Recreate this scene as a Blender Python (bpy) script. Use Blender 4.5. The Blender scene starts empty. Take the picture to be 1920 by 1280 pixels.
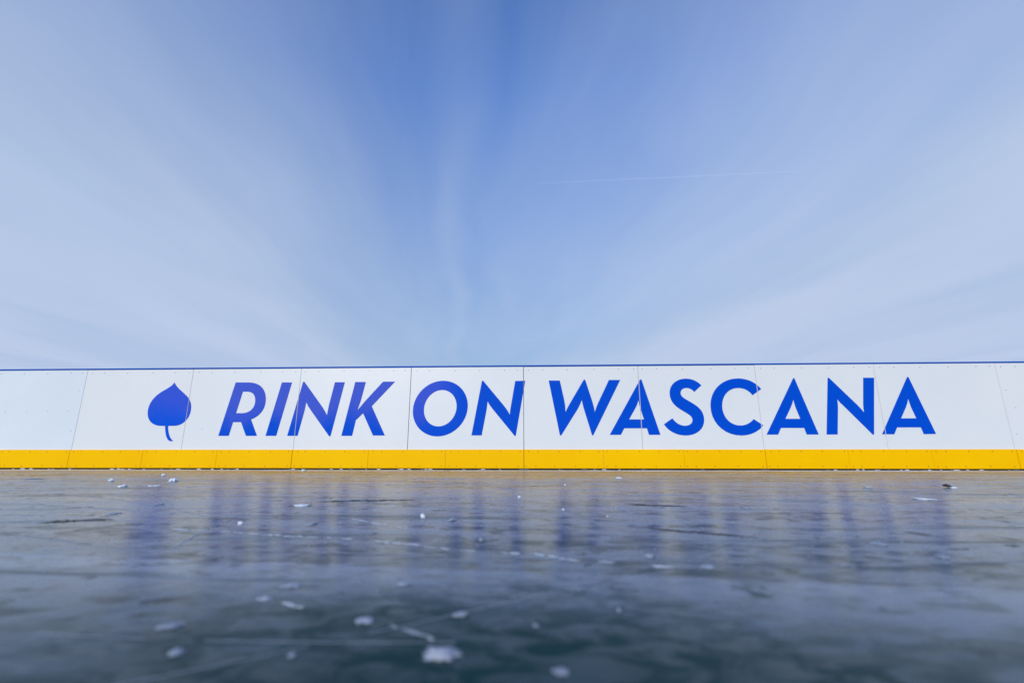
import bpy, bmesh, math, random
from mathutils import Vector, Matrix, noise
C = bpy.context.scene
COL = C.collection
R = math.radians

# ------------------------------------------------------------------ camera
W_PX, H_PX, F_PX = 1920.0, 1280.0, 890.0
PITCH, YAW = R(13.46), R(2.43)
CAM = Vector((0.0, -5.04, 0.143))
RIGHT = Vector((math.cos(YAW), math.sin(YAW), 0))
FWD_H = Vector((-math.sin(YAW), math.cos(YAW), 0))
UPV = Vector((0, 0, 1))
FWD = FWD_H * math.cos(PITCH) + UPV * math.sin(PITCH)
UP = UPV * math.cos(PITCH) - FWD_H * math.sin(PITCH)

def ray(px, py):
    return FWD + RIGHT * ((px - W_PX / 2) / F_PX) + UP * ((H_PX / 2 - py) / F_PX)
def on_wall(px, py):                     # metres along and up the board face (plane y = 0)
    d = ray(px, py); t = -CAM.y / d.y
    p = CAM + d * t
    return p.x, p.z
def on_ice(px, py, z=0.0):
    d = ray(px, py); t = (z - CAM.z) / d.z
    return CAM + d * t
def px_size(p):                          # metres per photograph pixel at a point
    return (p - CAM).dot(FWD) / F_PX

cam_d = bpy.data.cameras.new('camera')
cam = bpy.data.objects.new('camera', cam_d); COL.objects.link(cam)
cam.location = CAM
cam.rotation_euler = (R(90) + PITCH, 0, YAW)
cam_d.sensor_width = 36.0
cam_d.lens = 36.0 * F_PX / W_PX
cam_d.clip_start = 0.02; cam_d.clip_end = 60000
cam_d.dof.use_dof = True
cam_d.dof.focus_distance = 4.9
cam_d.dof.aperture_fstop = 2.8
C.camera = cam

# ------------------------------------------------------------------ materials
class NT:
    def __init__(s, tree): s.t = tree; s.n = tree.nodes; s.l = tree.links
    def new(s, kind, **kw):
        n = s.n.new(kind)
        for k, v in kw.items():
            if k.startswith('i_'):
                key = k[2:]
                key = int(key) if key.isdigit() else key.replace('_', ' ')
                if isinstance(v, bpy.types.NodeSocket): s.l.new(v, n.inputs[key])
                else: n.inputs[key].default_value = v
            else: setattr(n, k, v)
        return n
    def math(s, op, a, b=0.0, c=0.0, clamp=False):
        n = s.new('ShaderNodeMath', operation=op, use_clamp=clamp)
        for i, v in enumerate((a, b, c)):
            if isinstance(v, bpy.types.NodeSocket): s.l.new(v, n.inputs[i])
            else: n.inputs[i].default_value = v
        return n.outputs[0]
    def map(s, v, a, b, c=0.0, d=1.0, smooth=True):
        n = s.new('ShaderNodeMapRange', interpolation_type='SMOOTHSTEP' if smooth else 'LINEAR')
        s.l.new(v, n.inputs[0])
        for i, q in enumerate((a, b, c, d)): n.inputs[i + 1].default_value = q
        return n.outputs[0]
    def mix(s, f, a, b, blend='MIX'):
        n = s.new('ShaderNodeMix', data_type='RGBA', blend_type=blend)
        for k, v in ((0, f), (6, a), (7, b)):
            if isinstance(v, bpy.types.NodeSocket): s.l.new(v, n.inputs[k])
            else: n.inputs[k].default_value = v if k == 0 else (tuple(v) + (1,))[:4]
        return n.outputs[2]
    def mapping(s, vec, scale=(1, 1, 1), rot=(0, 0, 0), loc=(0, 0, 0)):
        n = s.new('ShaderNodeMapping'); s.l.new(vec, n.inputs[0])
        n.inputs[1].default_value = loc; n.inputs[2].default_value = rot; n.inputs[3].default_value = scale
        return n.outputs[0]
    def noise(s, vec, scale=1, detail=4, rough=.5, dist=0.0):
        n = s.new('ShaderNodeTexNoise'); s.l.new(vec, n.inputs['Vector'])
        n.inputs['Scale'].default_value = scale; n.inputs['Detail'].default_value = detail
        n.inputs['Roughness'].default_value = rough; n.inputs['Distortion'].default_value = dist
        return n.outputs[0]

def material(name):
    m = bpy.data.materials.new(name); m.use_nodes = True
    t = NT(m.node_tree)
    b = m.node_tree.nodes['Principled BSDF']
    return m, t, b
def setin(t, b, name, v):
    if isinstance(v, bpy.types.NodeSocket): t.l.new(v, b.inputs[name])
    elif isinstance(v, tuple): b.inputs[name].default_value = (v + (1,))[:4]
    else: b.inputs[name].default_value = v

def sheet_plastic(name, col, col2, rough=.35, scuff=.3, wavy=.02, spec=.3):
    m, t, b = material(name)
    g = t.new('ShaderNodeTexCoord').outputs['Object']
    n1 = t.noise(g, 1.3, 5, .6)
    n2 = t.noise(t.mapping(g, (3, 3, 22)), 4, 6, .7)
    f = t.map(n1, .35, .75)
    c = t.mix(f, col, col2)
    sc = t.math('MULTIPLY', t.map(n2, .62, .8), scuff)
    c = t.mix(sc, c, tuple(x * .82 for x in col2))
    setin(t, b, 'Base Color', c)
    setin(t, b, 'Roughness', t.map(n2, .3, .8, rough - .06, rough + .14)); setin(t, b, 'Specular IOR Level', spec)
    bp = t.new('ShaderNodeBump'); bp.inputs['Strength'].default_value = wavy; bp.inputs['Distance'].default_value = .05
    t.l.new(n1, bp.inputs['Height']); t.l.new(bp.outputs[0], b.inputs['Normal'])
    return m

M_WHITE = sheet_plastic('white_board_plastic', (.712, .732, .725), (.742, .755, .743))
M_WHITE_B = sheet_plastic('plain_white_board_plastic', (.665, .725, .75), (.71, .755, .785), scuff=.5)
M_YELLOW = sheet_plastic('yellow_plastic', (.95, .51, .0), (.98, .555, .0), rough=.5, scuff=.12, spec=.04)
M_CAP = sheet_plastic('blue_cap_plastic', (.0, .075, .42), (.0, .085, .46), rough=.5, spec=.05)
M_DARK = sheet_plastic('dark_frame_metal', (.02, .022, .022), (.03, .03, .03), rough=.5)

def screw_mat(name, col):
    m, t, b = material(name)
    g = t.new('ShaderNodeTexCoord').outputs['Object']
    c = t.mix(t.noise(g, 30), col, tuple(x * .7 for x in col))
    setin(t, b, 'Base Color', c); setin(t, b, 'Roughness', .5); setin(t, b, 'Metallic', .3)
    return m
M_SCREW = screw_mat('zinc_screw', (.30, .33, .36))
M_SCREW_Y = screw_mat('tarnished_screw', (.40, .25, .02))

def ink(name, blue, violet, amount):
    m, t, b = material(name)
    g = t.new('ShaderNodeTexCoord').outputs['Object']
    sx = t.new('ShaderNodeSeparateXYZ'); t.l.new(g, sx.inputs[0])
    if amount > 0:
        n = t.noise(g, 2.4, 5, .6)
        h = t.map(sx.outputs[2], .30, .80, -.35, .50, False)
        f = t.math('ADD', n, h)
        f = t.math('MULTIPLY', t.map(f, .30, .85), amount)
        if name.endswith('fading'):
            f = t.math('MULTIPLY', f, t.map(sx.outputs[0], -1.05, -.62, 1, 0))
        # faint brush-like print streaks
        st = t.map(t.noise(t.mapping(g, (14, 14, 3)), 3, 4), .45, .7, 0, .16)
        c = t.mix(f, blue, violet)
        c = t.mix(st, c, blue)
    else:
        c = t.mix(t.noise(g, 3), blue, tuple(x * .95 for x in blue))
    setin(t, b, 'Base Color', c); setin(t, b, 'Roughness', .5); setin(t, b, 'Specular IOR Level', .04)
    return m
BLUE = (.0, .074, .575)
M_INK = ink('blue_vinyl', BLUE, BLUE, 0)
M_INK_V = ink('violet_blue_vinyl', BLUE, (.062, .105, .55), .9)
M_INK_F = ink('violet_blue_vinyl_fading', BLUE, (.055, .095, .58), .85)
M_INK_L = ink('violet_blue_vinyl_leaf', (.0, .085, .62), (.06, .095, .57), .6)

def snow_mat(name, col=(.80, .84, .90), rough=.75, sss=.35):
    m, t, b = material(name)
    g = t.new('ShaderNodeTexCoord').outputs['Object']
    n = t.noise(g, 160, 4, .7)
    setin(t, b, 'Base Color', t.mix(n, tuple(x * .88 for x in col), col))
    setin(t, b, 'Roughness', rough)
    setin(t, b, 'Subsurface Weight', sss)
    b.inputs['Subsurface Radius'].default_value = (.6, .8, 1.0); b.inputs['Subsurface Scale'].default_value = .006
    bp = t.new('ShaderNodeBump'); bp.inputs['Strength'].default_value = .5; bp.inputs['Distance'].default_value = .002
    t.l.new(n, bp.inputs['Height']); t.l.new(bp.outputs[0], b.inputs['Normal'])
    return m
M_SNOW = snow_mat('snow')
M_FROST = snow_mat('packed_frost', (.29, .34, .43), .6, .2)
M_TRAIL = snow_mat('scraped_snow', (.44, .49, .58), .6, .2)
M_CUT = snow_mat('crushed_ice', (.28, .32, .39), .6, .1)
M_SNOW_SHADED = snow_mat('shaded_snow', (.37, .41, .50), .6, .3)  # same snow in a duller colour, standing for shade on the foreground
M_GRIT = snow_mat('dark_grit', (.035, .04, .04), .6, 0)

def clear_ice():
    m, t, b = material('clear_ice')
    g = t.new('ShaderNodeTexCoord').outputs['Object']
    setin(t, b, 'Base Color', (.9, .93, .95)); setin(t, b, 'Roughness', t.map(t.noise(g, 90), .3, .7, .05, .3))
    setin(t, b, 'IOR', 1.31); setin(t, b, 'Transmission Weight', .7)
    return m
M_CLEAR = clear_ice()

def ice_material():
    m, t, b = material('rink_ice')
    g = t.new('ShaderNodeTexCoord').outputs['Object']
    wide = t.noise(t.mapping(g, (.5, .9, 1)), 1.0, 5, .6, .4)                      # cloudy zones
    mid = t.noise(t.mapping(g, (1.3, 3.4, 1), rot=(0, 0, R(3))), 1.7, 10, .62, .5)   # fractal streaks
    swept = t.noise(t.mapping(g, (.40, 3.4, 1), rot=(0, 0, R(-1.5))), 1.6, 10, .68, .3)  # fine lines swept along the boards
    near = t.noise(t.mapping(g, (8, 12, 1), rot=(0, 0, R(-5)), loc=(3, 1, 0)), 2.0, 8, .63, .7)
    spots = t.noise(t.mapping(g, (6, 6, 1), loc=(1, 7, 0)), 2.0, 6, .6, .4)         # clear dark windows
    fine = t.noise(t.mapping(g, (14, 22, 1)), 5.0, 5, .6)
    milky = t.math('ADD', t.math('MULTIPLY', mid, .25), t.math('MULTIPLY', wide, .15))
    milky = t.math('ADD', milky, t.math('MULTIPLY', near, .35))
    milky = t.math('ADD', milky, t.math('MULTIPLY', swept, .25))
    milky = t.map(milky, .44, .56)
    clear = t.map(spots, .62, .68)
    c = t.mix(milky, (.008, .026, .038), (.060, .115, .180))
    # darker ice near the camera, lens falloff put into its colour, milky blue ice around it
    vd = t.new('ShaderNodeVectorMath', operation='DISTANCE'); t.l.new(t.mapping(g, (.8, 1, 1)), vd.inputs[0]); vd.inputs[1].default_value = (-.03, -4.72, 0)
    wd_ = t.math('ADD', vd.outputs['Value'], t.math('MULTIPLY', t.math('SUBTRACT', t.noise(t.mapping(g, (3, 5, 1)), 2.0, 6, .6), .5), .45))
    near_dark = t.map(wd_, .08, .44, 1, 0)
    blot = t.noise(t.mapping(g, (13, 19, 1), rot=(0, 0, R(12)), loc=(5, 2, 0)), 1.7, 8, .64, .8)
    c = t.mix(near_dark, c, t.mix(milky, (.001, .020, .022), (.006, .030, .035)))
    c = t.mix(t.math('MULTIPLY', clear, .9), c, (.003, .016, .017))
    specks = t.map(t.noise(g, 34, 3, .6), .70, .78)
    c = t.mix(t.math('MULTIPLY', specks, .25), c, (.25, .28, .33))
    # a refrozen edge crossing the rink in front of the camera: paler, smoother ice on its near side
    gx = t.new('ShaderNodeSeparateXYZ'); t.l.new(g, gx.inputs[0])
    ea, eb = on_ice(300, 1046), on_ice(1150, 1076)
    sl = (eb.y - ea.y) / (eb.x - ea.x)
    dist = t.math('SUBTRACT', t.math('ADD', t.math('MULTIPLY', gx.outputs[0], sl), ea.y - sl * ea.x), gx.outputs[1])
    dist = t.math('ADD', dist, t.math('MULTIPLY', t.math('SUBTRACT', t.noise(t.mapping(g, (2, 3, 3)), 2.5, 5, .6), .5), .05))
    band = t.math('MULTIPLY', t.map(dist, -.004, .012), t.map(dist, .03, .22, 1, 0))
    band = t.math('MULTIPLY', band, t.map(near, .35, .6, .6, 1))
    c = t.mix(t.math('MULTIPLY', band, .9), c, (.14, .19, .27))
    setin(t, b, 'Base Color', c)
    r = t.map(milky, 0, 1, .15, .24)
    r = t.math('ADD', r, t.map(fine, .4, .75, 0, .08))
    setin(t, b, 'Roughness', r)
    setin(t, b, 'IOR', 1.40)
    setin(t, b, 'Sheen Weight', t.math('MULTIPLY', t.map(milky, 0, 1, .05, .21), t.math('SUBTRACT', 1.0, near_dark))); setin(t, b, 'Sheen Roughness', .18)
    b.inputs['Sheen Tint'].default_value = (.72, .85, 1, 1)
    h = t.math('ADD', t.math('MULTIPLY', t.noise(t.mapping(g, (1.5, 2.6, 1)), 1.7, 4, .5, .3), .22), t.math('MULTIPLY', near, .16))
    h = t.math('ADD', h, t.math('MULTIPLY', swept, .06))
    h = t.math('SUBTRACT', h, t.math('MULTIPLY', clear, .06))
    bp = t.new('ShaderNodeBump'); bp.inputs['Strength'].default_value = .24; bp.inputs['Distance'].default_value = .012
    t.l.new(h, bp.inputs['Height']); t.l.new(bp.outputs[0], b.inputs['Normal'])
    # worn, pitted places that have lost the gloss
    pit = t.new('ShaderNodeBsdfDiffuse', i_Color=(.004, .030, .034, 1), i_Roughness=.6)
    wv = t.math('ADD', t.math('MULTIPLY', mid, .22), t.math('MULTIPLY', near, .43))
    wv = t.math('ADD', wv, t.math('MULTIPLY', swept, .35))
    pm = t.math('MULTIPLY', t.map(wv, .515, .40, 0, .50), t.math('SUBTRACT', 1.0, t.math('MULTIPLY', band, .6)))
    pm = t.math('MAXIMUM', pm, t.math('MULTIPLY', clear, .6))
    grain = t.noise(t.mapping(g, (9, 30, 1), rot=(0, 0, R(4)), loc=(8, 1, 0)), 2.4, 10, .78, .4)
    pm = t.math('ADD', pm, t.math('MULTIPLY', t.math('SUBTRACT', grain, .5), .7), clamp=True)
    lines = t.noise(t.mapping(g, (.55, 6.5, 1), rot=(0, 0, R(1.2)), loc=(2, 3, 0)), 1.6, 10, .70, .25)
    pm = t.math('MAXIMUM', pm, t.map(lines, .45, .36, 0, .48))
    pm = t.math('MAXIMUM', pm, t.math('MULTIPLY', near_dark, t.map(blot, .40, .62, .80, .15)))  # near-camera falloff also darkened through the matte mix
    ms = t.new('ShaderNodeMixShader'); t.l.new(pm, ms.inputs[0])
    t.l.new(b.outputs[0], ms.inputs[1]); t.l.new(pit.outputs[0], ms.inputs[2])
    t.l.new(ms.outputs[0], m.node_tree.nodes['Material Output'].inputs[0])
    return m
M_ICE = ice_material()

# ------------------------------------------------------------------ mesh helpers
def link(name, bm, mats, parent=None, smooth=False):
    me = bpy.data.meshes.new(name)
    bmesh.ops.recalc_face_normals(bm, faces=bm.faces)
    bm.to_mesh(me); bm.free()
    for m in (mats if isinstance(mats, (list, tuple)) else [mats]): me.materials.append(m)
    if smooth:
        for p in me.polygons: p.use_smooth = True
    o = bpy.data.objects.new(name, me); COL.objects.link(o)
    o.parent = parent
    return o
def tag(o, label=None, cat=None, group=None, kind=None):
    if label: o['label'] = label
    if cat: o['category'] = cat
    if group: o['group'] = group
    if kind: o['kind'] = kind
    return o
def box(bm, x0, x1, y0, y1, z0, z1, bevel=0.0):
    v = [bm.verts.new(p) for p in ((x0, y0, z0), (x1, y0, z0), (x1, y1, z0), (x0, y1, z0),
                                   (x0, y0, z1), (x1, y0, z1), (x1, y1, z1), (x0, y1, z1))]
    fs = [bm.faces.new([v[i] for i in q]) for q in ((0, 3, 2, 1), (4, 5, 6, 7), (0, 1, 5, 4), (1, 2, 6, 5), (2, 3, 7, 6), (3, 0, 4, 7))]
    if bevel:
        es = list({e for f in fs for e in f.edges})
        bmesh.ops.bevel(bm, geom=es, offset=bevel, segments=1, affect='EDGES')
def screw(bm, x, z, y, r, mat_index):
    n = 8
    a = [bm.verts.new((x + r * math.cos(i * math.tau / n), y, z + r * math.sin(i * math.tau / n))) for i in range(n)]
    c = [bm.verts.new((x + r * .7 * math.cos(i * math.tau / n), y - .0022, z + r * .7 * math.sin(i * math.tau / n))) for i in range(n)]
    fs = [bm.faces.new((a[i], a[(i + 1) % n], c[(i + 1) % n], c[i])) for i in range(n)]
    fs.append(bm.faces.new(c)); fs.append(bm.faces.new(a[::-1]))
    for f in fs: f.material_index = mat_index

# ------------------------------------------------------------------ the ice
bm = bmesh.new()
S = 3000
vs = [bm.verts.new(p) for p in ((-S, -S, 0), (S, -S, 0), (S, S, 0), (-S, S, 0))]
bm.faces.new(vs)
tag(link('ice', bm, M_ICE), kind='structure')

# ------------------------------------------------------------------ the boards
rng = random.Random(7)
X0, _ = on_wall(982, 780)                 # the full-height joint between K O | N W
PW = 1.2192                               # white panels, 4 ft
KW = PW * 2 / 3                           # kick plates, a third of an 8 ft section
_, Z_TOP = on_wall(982, 687.5)
_, Z_KICK = on_wall(982, 842.3)
NL, NR = 8, 8                             # panels left and right of that joint
wall = bpy.data.objects.new('rink_board_wall', None); COL.objects.link(wall)
wall.location = (X0, 0, 0)
tag(wall, 'long white rink dasher board with blue lettering, yellow kick strip and thin blue top cap', 'rink boards')
def w(x): return x - X0                   # children are placed relative to the wall's base

gap = .0014
wide_joint = {-1: .0026, 0: .0026}          # the two joints that stand open
edge_holes = {}
for k in range(-NL, NR):
    x0, x1 = X0 + k * PW + wide_joint.get(k, gap), X0 + (k + 1) * PW - wide_joint.get(k + 1, gap)
    dz = rng.uniform(-.0012, .0012)
    bm = bmesh.new()
    box(bm, w(x0), w(x1), 0, .0127, Z_KICK - .03, Z_TOP + dz, .0012)
    zt = Z_TOP - .034
    for q in (.045, .165, .39, .62, .84, .955):
        screw(bm, w(x0 + q * (x1 - x0) + rng.uniform(-.012, .012)), zt + rng.uniform(-.004, .004), -.0003, .0052, 1)
    if k < -4 or k > 3:                   # plain panels show their mid-height fixings
        for q in (.08, .30, .50, .70, .90):
            screw(bm, w(x0 + q * (x1 - x0)), Z_KICK + .41 + rng.uniform(-.004, .004), -.0003, .0045, 1)
        for z in (Z_KICK + .20, Z_KICK + .64):
            screw(bm, w(x1 - .05), z, -.0003, .0045, 1); screw(bm, w(x0 + .05), z - .05, -.0003, .0045, 1)
    if k == -4: screw(bm, w(on_wall(379, 804)[0]), on_wall(379, 804)[1], -.0003, .0045, 1)
    link('board_panel', bm, [M_WHITE_B if (k < -4) else M_WHITE, M_SCREW], wall)
    bm = bmesh.new()
    box(bm, w(X0 + k * PW + .0006), w(X0 + (k + 1) * PW - .0006), -.004 + rng.uniform(-.0006, .0006), .070, Z_TOP + .002, Z_TOP + .0175, .0015)
    link('cap_rail', bm, M_CAP, wall)
n0, n1 = -int(NL * 1.5), int(NR * 1.5)
for k in range(n0, n1):
    joint = (k % 3 == 0); joint1 = ((k + 1) % 3 == 0)
    x0 = X0 + k * KW + (.0022 if joint else .0009); x1 = X0 + (k + 1) * KW - (.0022 if joint1 else .0009)
    bm = bmesh.new()
    dy = rng.uniform(-.0008, .0008)
    box(bm, w(x0), w(x1), -.0125 + dy, -.0004, .012, Z_KICK + rng.uniform(-.0006, .0006), .0015)
    yy = -.0128 + dy
    for q in (.055, .17, .44, .70, .945):
        screw(bm, w(x0 + q * (x1 - x0) + rng.uniform(-.012, .012)), Z_KICK - .020, yy, .0058, 1)
    for q in (.04, .14, .38, .66, .94):
        screw(bm, w(x0 + q * (x1 - x0) + rng.uniform(-.012, .012)), .034 + rng.uniform(-.002, .002), yy, .0058, 1)
    link('kick_plate', bm, [M_YELLOW, M_SCREW_Y], wall)
# steel frame of each 8 ft section behind the sheets
for k in range(-NL // 2, NR // 2):
    x0, x1 = X0 + k * 2 * PW, X0 + (k + 1) * 2 * PW
    bm = bmesh.new()
    for i in range(5):
        xx = x0 + .0245 + i * (x1 - x0 - .049) / 4
        box(bm, w(xx - .024), w(xx + .024), .0130, .063, .004, Z_TOP - .004)
    for zz in (.05, Z_KICK + .42, Z_TOP - .06):
        for i in range(4):
            xa = x0 + .0245 + i * (x1 - x0 - .049) / 4
            box(bm, w(xa + .0245), w(xa + (x1 - x0 - .049) / 4 - .0245), .0134, .060, (.001 if zz < .06 else zz - .022), zz + .022)
    link('steel_frame', bm, M_DARK, wall)

# ------------------------------------------------------------------ lettering
def crop(ox, *pts):                       # outline given in 4.8x enlargements of the photograph
    return [(ox + x / 4.8, 660 + y / 4.8) for x, y in pts]
def path(ox, items, n=9):
    out = []
    for it in items:
        if len(it) == 2: out.append(it)
        else:
            (a, b, c) = it; p0 = out[-1]
            for i in range(1, n + 1):
                u = i / n; v = 1 - u
                out.append(tuple(v**3 * p0[j] + 3 * v * v * u * a[j] + 3 * v * u * u * b[j] + u**3 * c[j] for j in (0, 1)))
    return crop(ox, *out)
def ell(ox, cx, cy, hw, ry, s, n=64):
    rx = math.sqrt(hw * hw - (s * ry)**2)
    return crop(ox, *[(cx + rx * math.cos(t) + s * ry * math.sin(t), cy - ry * math.sin(t))
                      for t in (i * math.tau / n for i in range(n))])
SEAMS = [X0 + k * PW for k in range(-NL, NR + 1)]
def glyph(name, loops, mat, label=None):
    bm = bmesh.new()
    edges = []
    for lp in loops:
        pts = []
        for p in lp:
            q = on_wall(*p)
            if not pts or (Vector(q) - Vector(pts[-1])).length > 1e-5: pts.append(q)
        if (Vector(pts[0]) - Vector(pts[-1])).length < 1e-5: pts.pop()
        v = [bm.verts.new((w(x), -.0022, z)) for x, z in pts]
        edges += [bm.edges.new((v[i], v[(i + 1) % len(v)])) for i in range(len(v))]
    bmesh.ops.triangle_fill(bm, edges=edges, use_beauty=True, use_dissolve=False)
    xs = [v.co.x for v in bm.verts]
    for sx in SEAMS:                      # the print is cut where two panels meet
        for e, sgn in ((-.0044, 1), (.0044, -1)):
            if min(xs) < w(sx) < max(xs):
                bmesh.ops.bisect_plane(bm, geom=bm.verts[:] + bm.edges[:] + bm.faces[:], plane_co=(w(sx) + e, 0, 0), plane_no=(1, 0, 0))
        dead = [f for f in bm.faces if abs(f.calc_center_median().x - w(sx)) < .0044]
        bmesh.ops.delete(bm, geom=dead, context='FACES')
    r = bmesh.ops.extrude_face_region(bm, geom=bm.faces[:])
    for v in r['geom']:
        if isinstance(v, bmesh.types.BMVert): v.co.y = -.0004
    o = link(name, bm, mat, wall)
    if label: o['label'] = label
    return o

glyph('leaf_emblem', [path(250, [(371, 272), ((390, 318), (440, 352), (480, 392)), ((508, 420), (521, 455), (521, 490)),
    ((521, 590), (450, 658), (375, 662)), (313, 663), ((313, 720), (325, 772), (358, 798)), ((352, 801), (345, 801), (338, 801)),
    ((302, 798), (287, 745), (287, 663)), (235, 662), ((165, 655), (130, 610), (130, 550)), ((130, 470), (180, 405), (250, 360)),
    ((300, 328), (345, 312), (371, 272))])], M_INK_L, 'blue leaf emblem with a curved stem')
glyph('letter', [path(250, [(922, 272), (1045, 272), ((1140, 274), (1193, 330), (1193, 420)), ((1193, 510), (1140, 575), (1060, 605)),
    (1113, 752), (1014, 752), (970, 629), (898, 629), (859, 752), (765, 752)]),
    path(250, [(987, 355), (1030, 355), ((1075, 357), (1098, 385), (1098, 432)), ((1098, 500), (1050, 547), (980, 548)), (925, 548)])], M_INK_V, 'violet blue letter R')
glyph('letter', [crop(250, (1338, 272), (1429, 272), (1286, 752), (1190, 752))], M_INK_V, 'violet blue letter I')
glyph('letter', [crop(250, (1385, 752), (1527, 272), (1533, 264), (1540, 266), (1705, 497), (1730, 540), (1743, 567), (1751, 525), (1760, 480),
    (1815, 270), (1904, 270), (1776, 750), (1770, 757), (1762, 755), (1600, 525), (1575, 487), (1557, 450), (1549, 490), (1540, 530), (1478, 752))], M_INK_V, 'violet blue letter N of RINK')
glyph('letter', [crop(600, (192, 752), (318, 268), (413, 268), (368, 435), (337, 523), (400, 447), (568, 265), (676, 265), (466, 486),
    (584, 749), (477, 749), (388, 549), (323, 611), (289, 752))], M_INK_V, 'violet blue letter K')
glyph('letter', [ell(600, 1083, 507, 247, 250, .11), ell(600, 1082.5, 503.5, 147.5, 163.5, .11)], M_INK_F, 'blue letter O')
glyph('letter', [crop(600, (1363, 748), (1457, 262), (1462, 256), (1470, 258), (1655, 480), (1690, 528), (1708, 562), (1712, 520), (1718, 485),
    (1757, 259), (1847, 257), (1762, 750), (1752, 753), (1553, 510), (1525, 472), (1508, 443), (1503, 490), (1497, 530), (1455, 748))], M_INK, 'blue letter N of ON')
glyph('letter', [crop(950, (378, 255), (478, 255), (518, 430), (526, 480), (530, 538), (545, 505), (568, 462), (692, 250), (700, 246), (707, 250),
    (770, 440), (785, 495), (793, 538), (805, 500), (822, 458), (920, 250), (1021, 250), (780, 745), (775, 749), (768, 745),
    (692, 500), (683, 465), (676, 430), (662, 465), (640, 510), (493, 745), (486, 750), (479, 746))], M_INK, 'blue letter W')
glyph('letter', [crop(950, (927, 743), (1198, 250), (1206, 243), (1213, 248), (1384, 743), (1280, 743), (1262, 684), (1058, 684), (1028, 743)),
    crop(950, (1102, 604), (1160, 500), (1175, 468), (1185, 432), (1192, 468), (1202, 503), (1235, 604))], M_INK, 'blue letter A after W')
glyph('letter', [path(950, [(1752, 298), ((1712, 258), (1665, 238), (1612, 238)), ((1528, 238), (1466, 290), (1466, 365)), ((1466, 440), (1512, 484), (1572, 520)),
    ((1640, 560), (1672, 575), (1672, 612)), ((1672, 640), (1645, 661), (1604, 661)), ((1560, 661), (1520, 635), (1491, 594)), (1415, 648),
    ((1455, 710), (1530, 749), (1612, 749)), ((1705, 749), (1777, 695), (1777, 612)), ((1777, 540), (1738, 497), (1672, 458)),
    ((1600, 416), (1565, 402), (1565, 366)), ((1565, 340), (1585, 322), (1618, 322)), ((1645, 322), (1668, 335), (1688, 357))])], M_INK, 'blue letter S')
glyph('letter', [path(1200, [(1090, 332), ((1040, 270), (965, 236), (880, 236)), ((735, 236), (634, 340), (634, 475)), ((634, 640), (765, 749), (910, 749)),
    ((990, 749), (1060, 720), (1110, 658)), (1023, 601), ((990, 640), (950, 659), (902, 659)), ((810, 659), (739, 580), (739, 480)),
    ((739, 385), (800, 322), (882, 322)), ((935, 322), (980, 345), (1012, 387))])], M_INK, 'blue letter C')
glyph('letter', [crop(1200, (1139, 741), (1375, 240), (1383, 230), (1390, 238), (1608, 740), (1500, 740), (1477, 681), (1268, 681), (1243, 741)),
    crop(1200, (1308, 599), (1358, 492), (1370, 460), (1379, 426), (1388, 460), (1399, 495), (1442, 599))], M_INK, 'blue letter A after C')
glyph('letter', [crop(1520, (143, 740), (152, 232), (158, 229), (166, 233), (420, 475), (455, 512), (480, 542), (475, 505), (472, 470), (472, 230), (570, 230),
    (570, 738), (566, 744), (556, 739), (295, 482), (265, 455), (239, 423), (243, 460), (245, 505), (242, 740))], M_INK, 'blue letter N of WASCANA')
glyph('letter', [crop(1520, (642, 738), (865, 228), (873, 221), (881, 228), (1128, 735), (1018, 737), (991, 676), (777, 676), (752, 738)),
    crop(1520, (813, 595), (855, 498), (868, 460), (877, 418), (888, 455), (903, 495), (950, 594))], M_INK, 'blue final letter A')

# ------------------------------------------------------------------ snow and ice crumbs on the rink
def lump_bm(sx, sy, sz, seed, sub=3, rough=.35, flat=.25):
    bm = bmesh.new()
    bmesh.ops.create_icosphere(bm, subdivisions=sub, radius=1)
    off = Vector((seed * 7.31, seed * 3.17, seed * 1.93))
    for v in bm.verts:
        d = v.co.normalized()
        k = 1 + rough * (noise.noise(d * 1.4 + off) + .55 * noise.noise(d * 3.1 + off) + .35 * noise.noise(d * 7 + off) + .15 * noise.noise(d * 17 + off))
        p = d * k
        if p.z < -flat: p.z = -flat
        v.co = Vector((p.x * sx, p.y * sy, (p.z + flat) * sz))
    return bm
def lump(name, px, py, wpx, hpx, label, cat, mat=None, seed=None, group=None, depth=1.0, rot=0.0):
    p = on_ice(px, py + hpx * (.45 if py < 1050 else .2))
    u = px_size(p)
    sx = wpx * u / 2; sz = max(hpx * u * (.62 if py < 1050 else .30), .0008)
    o = link(name, lump_bm(sx, sx * depth, sz, seed if seed is not None else px * .013 + py * .007, 4, .6), mat or M_SNOW, smooth=True)
    o.location = (p.x, p.y, -.0004); o.rotation_euler.z = rot
    return tag(o, label, cat, group)
G1 = 'snow lumps lying on the ice'
lump('snow_lump', 830, 1221, 64, 30, 'largest and nearest white snow lump, blurred on the dark foreground ice', 'snow lump', M_SNOW_SHADED, group=G1, depth=.8)
lump('snow_lump', 684, 1161, 34, 10, 'pale slanted snow lump on the foreground ice, up and left of the largest lump', 'snow lump', M_SNOW_SHADED, group=G1, depth=.8, rot=-.3)
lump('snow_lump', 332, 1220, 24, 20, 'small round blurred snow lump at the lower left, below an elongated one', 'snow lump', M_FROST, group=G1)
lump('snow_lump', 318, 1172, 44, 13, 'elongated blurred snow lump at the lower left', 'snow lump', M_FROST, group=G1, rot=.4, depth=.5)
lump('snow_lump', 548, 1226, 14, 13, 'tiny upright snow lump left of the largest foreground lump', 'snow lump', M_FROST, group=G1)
lump('snow_lump', 1052, 1256, 30, 13, 'faint blurred snow lump at the bottom edge, right of the largest lump', 'snow lump', M_CUT, group=G1)
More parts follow.
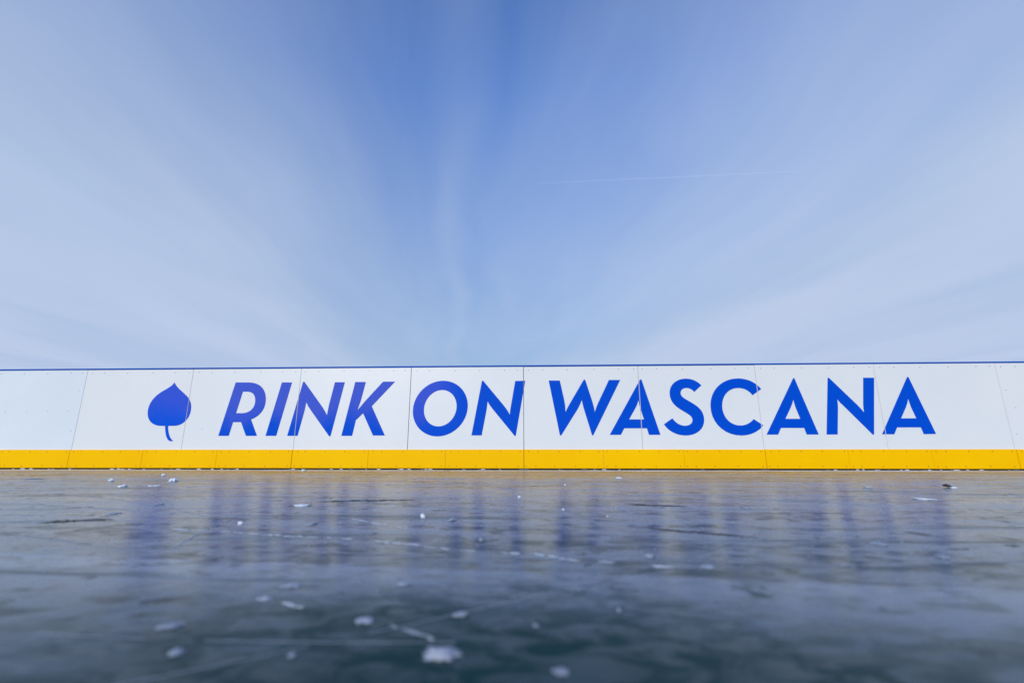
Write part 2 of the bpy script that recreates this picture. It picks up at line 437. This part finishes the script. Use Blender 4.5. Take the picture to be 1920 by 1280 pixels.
lump('snow_lump', 548, 1096, 32, 8, 'flat pale snow lump in the middle distance below the K of RINK', 'snow lump', M_FROST, group=G1)
lump('snow_lump', 496, 1120, 22, 9, 'small pale snow lump just below and left of a flat one', 'snow lump', M_SNOW_SHADED, group=G1)
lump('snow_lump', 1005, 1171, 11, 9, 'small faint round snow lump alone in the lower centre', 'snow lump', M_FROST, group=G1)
lump('snow_lump', 231, 910, 14, 5, 'white snow lump near the boards, larger of the two left of the leaf emblem', 'snow lump', group=G1)
lump('snow_lump', 209, 899, 9, 4.5, 'white snow lump near the boards, smaller of the two left of the leaf emblem', 'snow lump', group=G1)
lump('snow_lump', 325, 899, 15, 6, 'humped white snow lump near the boards right below the leaf stem', 'snow lump', group=G1)
lump('snow_lump', 307, 889.5, 6, 4, 'small white snow lump between the leaf stem and a humped lump', 'snow lump', group=G1)
lump('snow_lump', 569, 880.5, 7, 4, 'white snow lump pressed against the yellow kick strip under the N of RINK', 'snow lump', group=G1)
lump('snow_lump', 793, 966, 8, 8, 'upright white snow lump with a dark foot below the O of ON', 'snow lump', group=G1)
lump('snow_lump', 974, 930.5, 6, 4, 'small pointed snow lump below the N of ON', 'snow lump', group=G1)
lump('snow_lump', 1160, 895, 10, 3, 'flat white snow lump near the boards below the A next to W', 'snow lump', group=G1)
lump('snow_lump', 1059, 908, 3.5, 2.5, 'tiny bright snow lump below the left arm of the W', 'snow lump', group=G1)
lump('snow_lump', 451, 979, 8, 5, 'small snow lump below the R of RINK, beyond the dashed trail', 'snow lump', group=G1)
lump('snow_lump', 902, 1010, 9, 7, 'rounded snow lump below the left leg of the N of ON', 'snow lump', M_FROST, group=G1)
lump('snow_lump', 1056, 954, 4, 3, 'tiny snow lump farther out below the W', 'snow lump', group=G1)
lump('snow_lump', 1139, 967, 3, 3, 'tiny warm-toned snow lump far out below the W', 'snow lump', group=G1)
G2 = 'thin frost patches frozen to the ice'
def patch(px, py, wpx, hpx, label, rot=0.0, mat=None):
    p = on_ice(px, py); u = px_size(p)
    q = on_ice(px, py + hpx / 2) - on_ice(px, py - hpx / 2)
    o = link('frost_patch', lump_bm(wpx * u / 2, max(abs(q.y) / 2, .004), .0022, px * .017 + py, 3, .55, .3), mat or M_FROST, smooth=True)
    o.location = (p.x, p.y, -.0003); o.rotation_euler.z = rot
    return tag(o, label, 'frost patch', G2)
patch(1730, 935, 28, 4, 'bright flat frost patch on the right, below the final A', mat=M_SNOW)
patch(1647, 1020, 27, 6, 'flat frost patch on the right, nearer than the bright one', -.1)
patch(1765, 1044, 20, 7, 'small frost patch at the far right, nearest of three there')
patch(290, 910.5, 23, 1.6, 'thin white frost patch beyond the left lumps, beside the leaf reflection', mat=M_SNOW)
patch(297, 946, 12, 3, 'narrow pointed frost patch below the leaf emblem', .2)
patch(212, 963, 18, 3, 'narrow frost patch on the left above a long dark crack')
patch(587, 982, 18, 4, 'flat frost patch below the gap between N and K')
patch(1168, 953, 13, 3, 'small flat frost patch below the A next to W')
patch(1397, 951.5, 11, 3, 'small flat frost patch below the C of WASCANA')
patch(848, 974, 16, 5, 'pale pair-shaped frost patch below the right half of the O')
patch(1218, 1042, 18, 5, 'frost patch in the middle distance below the S')
patch(1328, 1062, 26, 7, 'largest frost patch in the middle distance below the C')
patch(862, 1153, 28, 8, 'blurred frost patch above and right of the largest snow lump')
patch(757, 1094, 22, 6, 'blurred frost patch at centre left below the K')
patch(1160, 1145, 6, 6, 'faint tiny frost patch near the lower centre right')
patch(565, 947, 30, 4, 'frost patch lying beside a short dark crack below the I and N', .12, M_SNOW)
patch(60, 898, 16, 2, 'narrow frost patch near the boards at the far left')

# the two odd lumps on the right
o = lump('ice_chunk', 1627, 912, 13, 5, 'clear ice chunk with a yellow glint on the right, below the N', 'ice chunk', M_CLEAR, group=None)
root = bpy.data.objects.new('stone', None); COL.objects.link(root)
p = on_ice(1781, 914); u = px_size(p); root.location = p
tag(root, 'small dark stone frozen to a white snow foot, right below the final A', 'stone')
o = link('stone_body', lump_bm(7 * u, 6 * u, 4.2 * u, 3.3, 3, .5, .2), M_GRIT, root, smooth=True); o.location = (-1 * u, .01, 0.004); o.rotation_euler = (0, R(14), 0)
o = link('snow_foot', lump_bm(6.5 * u, 5 * u, 1.6 * u, 8.1, 3, .4, .2), M_SNOW, root, smooth=True); o.location = (3 * u, -.012, -.0004)

# dashed trails of scraped snow left by skates
def trail(pts, wid, label, seed, dens=.75, mat=None, hgt=.0011):
    r = random.Random(seed)
    bm = bmesh.new()
    P = [on_ice(*q) for q in pts]
    o0 = P[0].copy()
    for a, b in zip(P, P[1:]):
        L = (b - a).length; d = (b - a).normalized(); nrm = Vector((-d.y, d.x, 0))
        s = 0.0
        while s < L:
            ln = r.uniform(.006, .026) * (1.8 if r.random() < .25 else 1)
            if r.random() < dens:
                c = a + d * (s + ln / 2) + nrm * r.uniform(-.4, .4) * wid
                ww = wid * r.uniform(.15, .6)
                t = lump_bm(ln / 2, ww, hgt * r.uniform(.6, 1.3), r.uniform(0, 90), 2, .9, .3)
                ang = math.atan2(d.y, d.x) + r.uniform(-.22, .22)
                Mx = Matrix.Translation(c - o0 + Vector((0, 0, -.0003))) @ Matrix.Rotation(ang, 4, 'Z')
                me = bpy.data.meshes.new('tmp'); t.transform(Mx); t.to_mesh(me); t.free(); bm.from_mesh(me); bpy.data.meshes.remove(me)
            s += ln * r.uniform(.7, 1.3)
    o = link('snow_trail', bm, mat or M_TRAIL, smooth=True); o.location = o0
    return tag(o, label, None, None, 'stuff')
trail([(285, 992), (380, 993), (480, 1001), (560, 1005), (640, 1009), (740, 1017), (850, 1031), (960, 1036)], .007, 'long dashed white snow trail running across the left half of the ice', 1, .62)
trail([(1000, 1037), (1080, 1050), (1160, 1055), (1260, 1064)], .008, 'sparse white snow trail continuing right of the long dashed one', 2, .55)
trail([(322, 1028), (385, 993), (430, 975), (480, 957)], .0022, 'thin white scratch trail crossing the dashed trail on the left', 3, .9)
trail([(725, 1172), (765, 1183), (815, 1197)], .005, 'short blurred snow trail leading toward the largest lump', 9, .55, M_CUT)
trail([(500, 1125), (560, 1136), (585, 1142)], .005, 'short blurred snow trail on the lower left running from a small lump', 5, .6)
trail([(960, 1117), (1060, 1106), (1180, 1098), (1300, 1088)], .0006, 'long thin pale scratch across the lower centre of the ice', 6, .95, M_CUT, .0006)
trail([(652, 970), (700, 980), (760, 990)], .004, 'faint short snow trail below the K of RINK', 7, .6)

# faint skate cuts: hair-thin ribbons of crushed ice
def skate_cuts():
    r = random.Random(21); bm = bmesh.new()
    for i in range(150):
        c = Vector((r.uniform(-4.5, 4.5), -5.0 + 4.6 * r.random()**1.5 + .35, 0))
        ang = r.gauss(0, .55); L = r.uniform(.25, 1.6); bend = r.uniform(-.25, .25)
        wd = r.uniform(.0006, .0016); n = 24; prev = None
        for k in range(n + 1):
            s_ = (k / n - .5) * L
            q = c + Vector((math.cos(ang) * s_ - math.sin(ang) * bend * s_ * s_, math.sin(ang) * s_ + math.cos(ang) * bend * s_ * s_, 0))
            nr = Vector((-math.sin(ang), math.cos(ang), 0)) * wd * (.3 + .7 * math.sin(math.pi * k / n)) * r.uniform(.4, 1.1)
            cur = (bm.verts.new(q - nr + Vector((0, 0, .0002))), bm.verts.new(q + Vector((0, 0, .0007))), bm.verts.new(q + nr + Vector((0, 0, .0002))))
            if prev and r.random() > .12:
                bm.faces.new((prev[0], prev[1], cur[1], cur[0])); bm.faces.new((prev[1], prev[2], cur[2], cur[1]))
            prev = cur
    tag(link('skate_cuts', bm, M_CUT, smooth=True), 'faint thin skate cuts criss-crossing the ice', None, None, 'stuff')
skate_cuts()
# cracks
def m_crack():
    m, t, b = material('dark_crack')  # dark colour of the cracks, mottled by noise
    g = t.new('ShaderNodeTexCoord').outputs['Object']
    setin(t, b, 'Base Color', t.mix(t.noise(g, 20), (.006, .012, .014), (.03, .04, .045))); setin(t, b, 'Roughness', .6); setin(t, b, 'Specular IOR Level', .1)
    return m
M_CRACK = m_crack()
def crack(pts, wpx, label, seed):
    r = random.Random(seed)
    bm = bmesh.new(); prev = None
    P = []
    for a, b in zip(pts, pts[1:]):
        n = max(2, int(abs(b[0] - a[0]) / 6))
        P += [(a[0] + (b[0] - a[0]) * i / n, a[1] + (b[1] - a[1]) * i / n) for i in range(n)]
    P.append(pts[-1])
    o0 = on_ice(*P[0])
    for i, (x, y) in enumerate(P):
        e = min(1, 4 * i / len(P), 4 * (len(P) - 1 - i) / len(P))
        h = wpx * (.15 + .85 * e) * r.uniform(.4, 1.1) / 2
        jy = r.uniform(-.5, .5) * wpx * .4
        a = on_ice(x, y + jy - h) - o0; b = on_ice(x, y + jy + h) - o0
        a.z = b.z = .0008
        cur = (bm.verts.new(a), bm.verts.new(b))
        if prev: bm.faces.new((prev[0], prev[1], cur[1], cur[0]))
        prev = cur
    o = link('ice_crack', bm, M_CRACK); o.location = o0
    return tag(o, label, 'ice crack', 'dark cracks in the ice')
crack([(72, 980), (120, 977), (165, 975), (213, 973)], 3.0, 'longest bold dark crack at the left side of the ice', 1)
crack([(538, 949), (560, 947), (585, 944)], 2.2, 'short dark crack beside a frost patch below the I and N', 2)
crack([(1190, 987), (1270, 995), (1360, 1002), (1440, 1010)], 1.8, 'long thin dark crack running right below the S and C', 3)
crack([(1175, 944), (1220, 947), (1290, 949)], 1.8, 'thin dark crack far out below the S', 4)
crack([(600, 940), (690, 938), (780, 937)], 2.0, 'faint dark crack below the K and O', 5)

# frost line along the foot of the boards
def strip(name, y0px, y1px, label, seed, amp, cover):
    bm = bmesh.new(); r = random.Random(seed)
    n = 420
    xa, xb = -9.0, 9.0
    row = []
    for i in range(n + 1):
        x = xa + (xb - xa) * i / n
        f = noise.noise(Vector((x * 1.3, seed, 0))); g = noise.noise(Vector((x * 9, seed, 3))); h = noise.noise(Vector((x * 40, seed, 5)))
        yc = y0px + amp * (.6 * f + .3 * g)
        wd = max(.002, y1px * (.55 + .5 * f + .5 * g + .6 * h + cover))
        hz = .0010 + .0014 * max(0, .5 + g + h)
        row.append([bm.verts.new((x, yc - wd, .0001)), bm.verts.new((x, yc, hz)), bm.verts.new((x, yc + wd, .0001))])
    for a, b in zip(row, row[1:]):
        for k in (0, 1): bm.faces.new((a[k], b[k], b[k + 1], a[k + 1]))
    return tag(link(name, bm, M_SNOW, smooth=True), label, 'frost', None, 'stuff')
strip('frost_line', -.40, .085, 'thin white frost line on the ice along the foot of the boards', 2, .06, .35)
# broken crumbs packed under the kick plates
bm = bmesh.new(); r = random.Random(5)
for i in range(150):
    x = r.uniform(-8, 8)
    if noise.noise(Vector((x * .8, 4, 0))) + (.3 if x < -3 else 0) < r.uniform(-.25, .25): continue
    s = r.uniform(.004, .014)
    t = lump_bm(s * r.uniform(1, 3.2), s * .7, s * .45, r.uniform(0, 99), 1, .5, .3)
    t.transform(Matrix.Translation((x, r.uniform(-.05, -.018), -.0003)))
    me = bpy.data.meshes.new('tmp'); t.to_mesh(me); t.free(); bm.from_mesh(me); bpy.data.meshes.remove(me)
tag(link('snow_crumbs', bm, M_SNOW, smooth=True), 'fine snow crumbs packed against the foot of the yellow kick strip', 'snow crumbs', None, 'stuff')
# fine crumbs dusted over the ice
bm = bmesh.new(); r = random.Random(11)
for i in range(900):
    px = r.uniform(-100, 2020); py = 886 + (r.random()**1.6) * 230
    p = on_ice(px, py); u = px_size(p)
    s = u * r.uniform(.5, 1.3) * (1.0 if py < 1000 else 1.6)
    t = lump_bm(s * r.uniform(.8, 2.2), s * r.uniform(.8, 2), s * .5, r.uniform(0, 99), 1, .5, .3)
    t.transform(Matrix.Translation((p.x, p.y, -.0003)))
    me = bpy.data.meshes.new('tmp'); t.to_mesh(me); t.free(); bm.from_mesh(me); bpy.data.meshes.remove(me)
tag(link('snow_dust', bm, M_FROST, smooth=True), 'fine snow dust scattered over the ice', 'snow dust', None, 'stuff')

# ------------------------------------------------------------------ contrail, about 9 km up
def contrail():
    m, t, b = material('contrail_vapour')
    g = t.new('ShaderNodeTexCoord').outputs['Generated']
    sx = t.new('ShaderNodeSeparateXYZ'); t.l.new(g, sx.inputs[0])
    n = t.noise(t.mapping(g, (30, 1, 1)), 3, 4)
    a = t.math('MULTIPLY', t.map(sx.outputs[0], .0, 1.0, .02, .085, False), t.map(n, .2, .8, .75, 1.2))
    setin(t, b, 'Base Color', (.85, .87, .92)); setin(t, b, 'Roughness', 1.0); setin(t, b, 'Specular IOR Level', 0.0)
    t.l.new(a, b.inputs['Alpha'])
    d0, d1 = ray(1005, 344), ray(1502, 321)
    A = CAM + d0 * (9000 / d0.z); B = CAM + d1 * (9000 / d1.z)
    bm = bmesh.new(); prev = None; N = 60; ax = (B - A); q = ax.normalized().to_track_quat('X', 'Z').to_matrix()
    for i in range(N + 1):
        f = i / N
        rad = (30 - 18 * f) * (min(1, (1 - f) * 25) * .9 + .1) + 5 * noise.noise(Vector((f * 14, 0, 0))) * (1 - f)
        cpt = ax * f + Vector((0, 0, 12 * noise.noise(Vector((f * 5, 2, 0)))))
        ring = [bm.verts.new(cpt + q @ Vector((0, rad * math.cos(k * math.tau / 10), rad * math.sin(k * math.tau / 10)))) for k in range(10)]
        if prev:
            for k in range(10): bm.faces.new((prev[k], prev[(k + 1) % 10], ring[(k + 1) % 10], ring[k]))
        prev = ring
    o = link('contrail', bm, m, smooth=True); o.location = A
    tag(o, 'thin straight white contrail high in the blue sky right of centre', 'contrail')
contrail()

# ------------------------------------------------------------------ sky and sun
SUN_EL, SUN_AZ = R(20), R(200)            # compass angle from +Y, clockwise: behind the camera, slightly left
wd = bpy.data.worlds.new('World'); C.world = wd; wd.use_nodes = True
t = NT(wd.node_tree)
bg = wd.node_tree.nodes['Background']
sky = t.new('ShaderNodeTexSky', sky_type='NISHITA', sun_disc=False, sun_elevation=SUN_EL, sun_rotation=SUN_AZ, air_density=1.0, dust_density=.3, ozone_density=2.0, altitude=600)
STR = .15
bg.inputs['Strength'].default_value = STR
dv = t.new('ShaderNodeTexCoord').outputs['Generated']
sp = t.new('ShaderNodeSeparateXYZ'); t.l.new(dv, sp.inputs[0])
zc = t.math('MAXIMUM', sp.outputs[2], .03)
th = R(2.43 + 5.8)                         # bearing at which the cirrus streaks meet the horizon
al = t.math('ADD', t.math('MULTIPLY', sp.outputs[0], -math.sin(th)), t.math('MULTIPLY', sp.outputs[1], math.cos(th)))
ac = t.math('ADD', t.math('MULTIPLY', sp.outputs[0], math.cos(th)), t.math('MULTIPLY', sp.outputs[1], math.sin(th)))
al = t.math('DIVIDE', al, zc); ac = t.math('DIVIDE', ac, zc)
c0 = t.new('ShaderNodeCombineXYZ'); t.l.new(ac, c0.inputs[0]); t.l.new(al, c0.inputs[1])
wp = t.noise(t.mapping(c0.outputs[0], (.9, .45, 1), loc=(2.2, 9.1, 0)), 1.0, 3, .5)     # winds bend the streaks
ac = t.math('ADD', ac, t.math('MULTIPLY', t.math('SUBTRACT', wp, .5), .55))
cv = t.new('ShaderNodeCombineXYZ'); t.l.new(ac, cv.inputs[0]); t.l.new(al, cv.inputs[1])
v = cv.outputs[0]
n_w = t.noise(t.mapping(v, (.7, .22, 1), loc=(3.1, 1.7, 0)), 1.0, 3, .5, .2)      # broad bands
n_m = t.noise(t.mapping(v, (2.0, .40, 1), loc=(.4, 5.2, 0)), 1.0, 5, .52, .5)      # streaks
n_f = t.noise(t.mapping(v, (5.5, 1.1, 1), loc=(7.4, .3, 0)), 1.0, 5, .55, .6)      # filaments
off = t.math('SUBTRACT', ac, .08)
aabs = t.math('ABSOLUTE', off)
prof = t.math('POWER', t.map(aabs, .0, 1.85, 0, 1.0, False), 1.12)
haze = t.map(sp.outputs[2], .10, .66, .57, 0, False)                               # thicker air low down
f = t.math('SUBTRACT', 1.0, t.math('MULTIPLY', t.math('SUBTRACT', 1.0, prof), t.math('SUBTRACT', 1.0, haze)))
f = t.math('ADD', f, t.math('MULTIPLY', t.math('SUBTRACT', n_w, .5), .35))
f = t.math('ADD', f, t.math('MULTIPLY', t.math('SUBTRACT', n_m, .5), .36))
f = t.math('ADD', f, t.math('MULTIPLY', t.math('SUBTRACT', n_f, .5), .11))
st = t.math('ABSOLUTE', t.math('ADD', ac, .07))
f = t.math('ADD', f, t.math('MULTIPLY', t.map(st, 0, .12, 1, 0), .10))             # the single bright streak
f = t.math('MINIMUM', t.math('MAXIMUM', t.math('ADD', f, .02), 0.0), 1.0)
cl = (.48 / STR, .59 / STR, .80 / STR)
blue = t.mix(1.0, sky.outputs[0], (1.02, 1.22, 1.70), 'MULTIPLY')
low = t.map(sp.outputs[2], .08, .66, .36, 1.0, False)                              # thin veil of high cloud dims the low sky
blue = t.mix(1.0, blue, t.new('ShaderNodeCombineColor', i_0=low, i_1=low, i_2=t.math('POWER', low, 1.25)).outputs[0], 'MULTIPLY')                  # cool white balance of the photograph
veil = t.math('ADD', t.math('MULTIPLY', t.noise(t.mapping(v, (1.1, .30, 1), loc=(6, 2, 0)), 1.0, 2, .4, .4), .85), t.math('MULTIPLY', n_m, .15))
cloud = t.mix(t.map(veil, .32, .68), tuple(x * k for x, k in zip(cl, (.93, .95, .975))), tuple(x * k for x, k in zip(cl, (1.05, 1.03, 1.01))))
col = t.mix(f, blue, cloud)
t.l.new(col, bg.inputs['Color'])

sd = bpy.data.lights.new('sun', 'SUN'); sd.energy = 2.4; sd.angle = R(.5); sd.color = (1, .97, .93)
so = bpy.data.objects.new('sun', sd); COL.objects.link(so)
dirv = Vector((math.sin(SUN_AZ) * math.cos(SUN_EL), math.cos(SUN_AZ) * math.cos(SUN_EL), math.sin(SUN_EL)))
so.rotation_euler = dirv.to_track_quat('Z', 'Y').to_euler()

C.view_settings.view_transform = 'Standard'
C.view_settings.look = 'None'
C.view_settings.exposure = 0; C.view_settings.gamma = 1
C.render.engine = 'CYCLES'
C.cycles.use_denoising = True
C.cycles.use_adaptive_sampling = False
C.cycles.max_bounces = 8
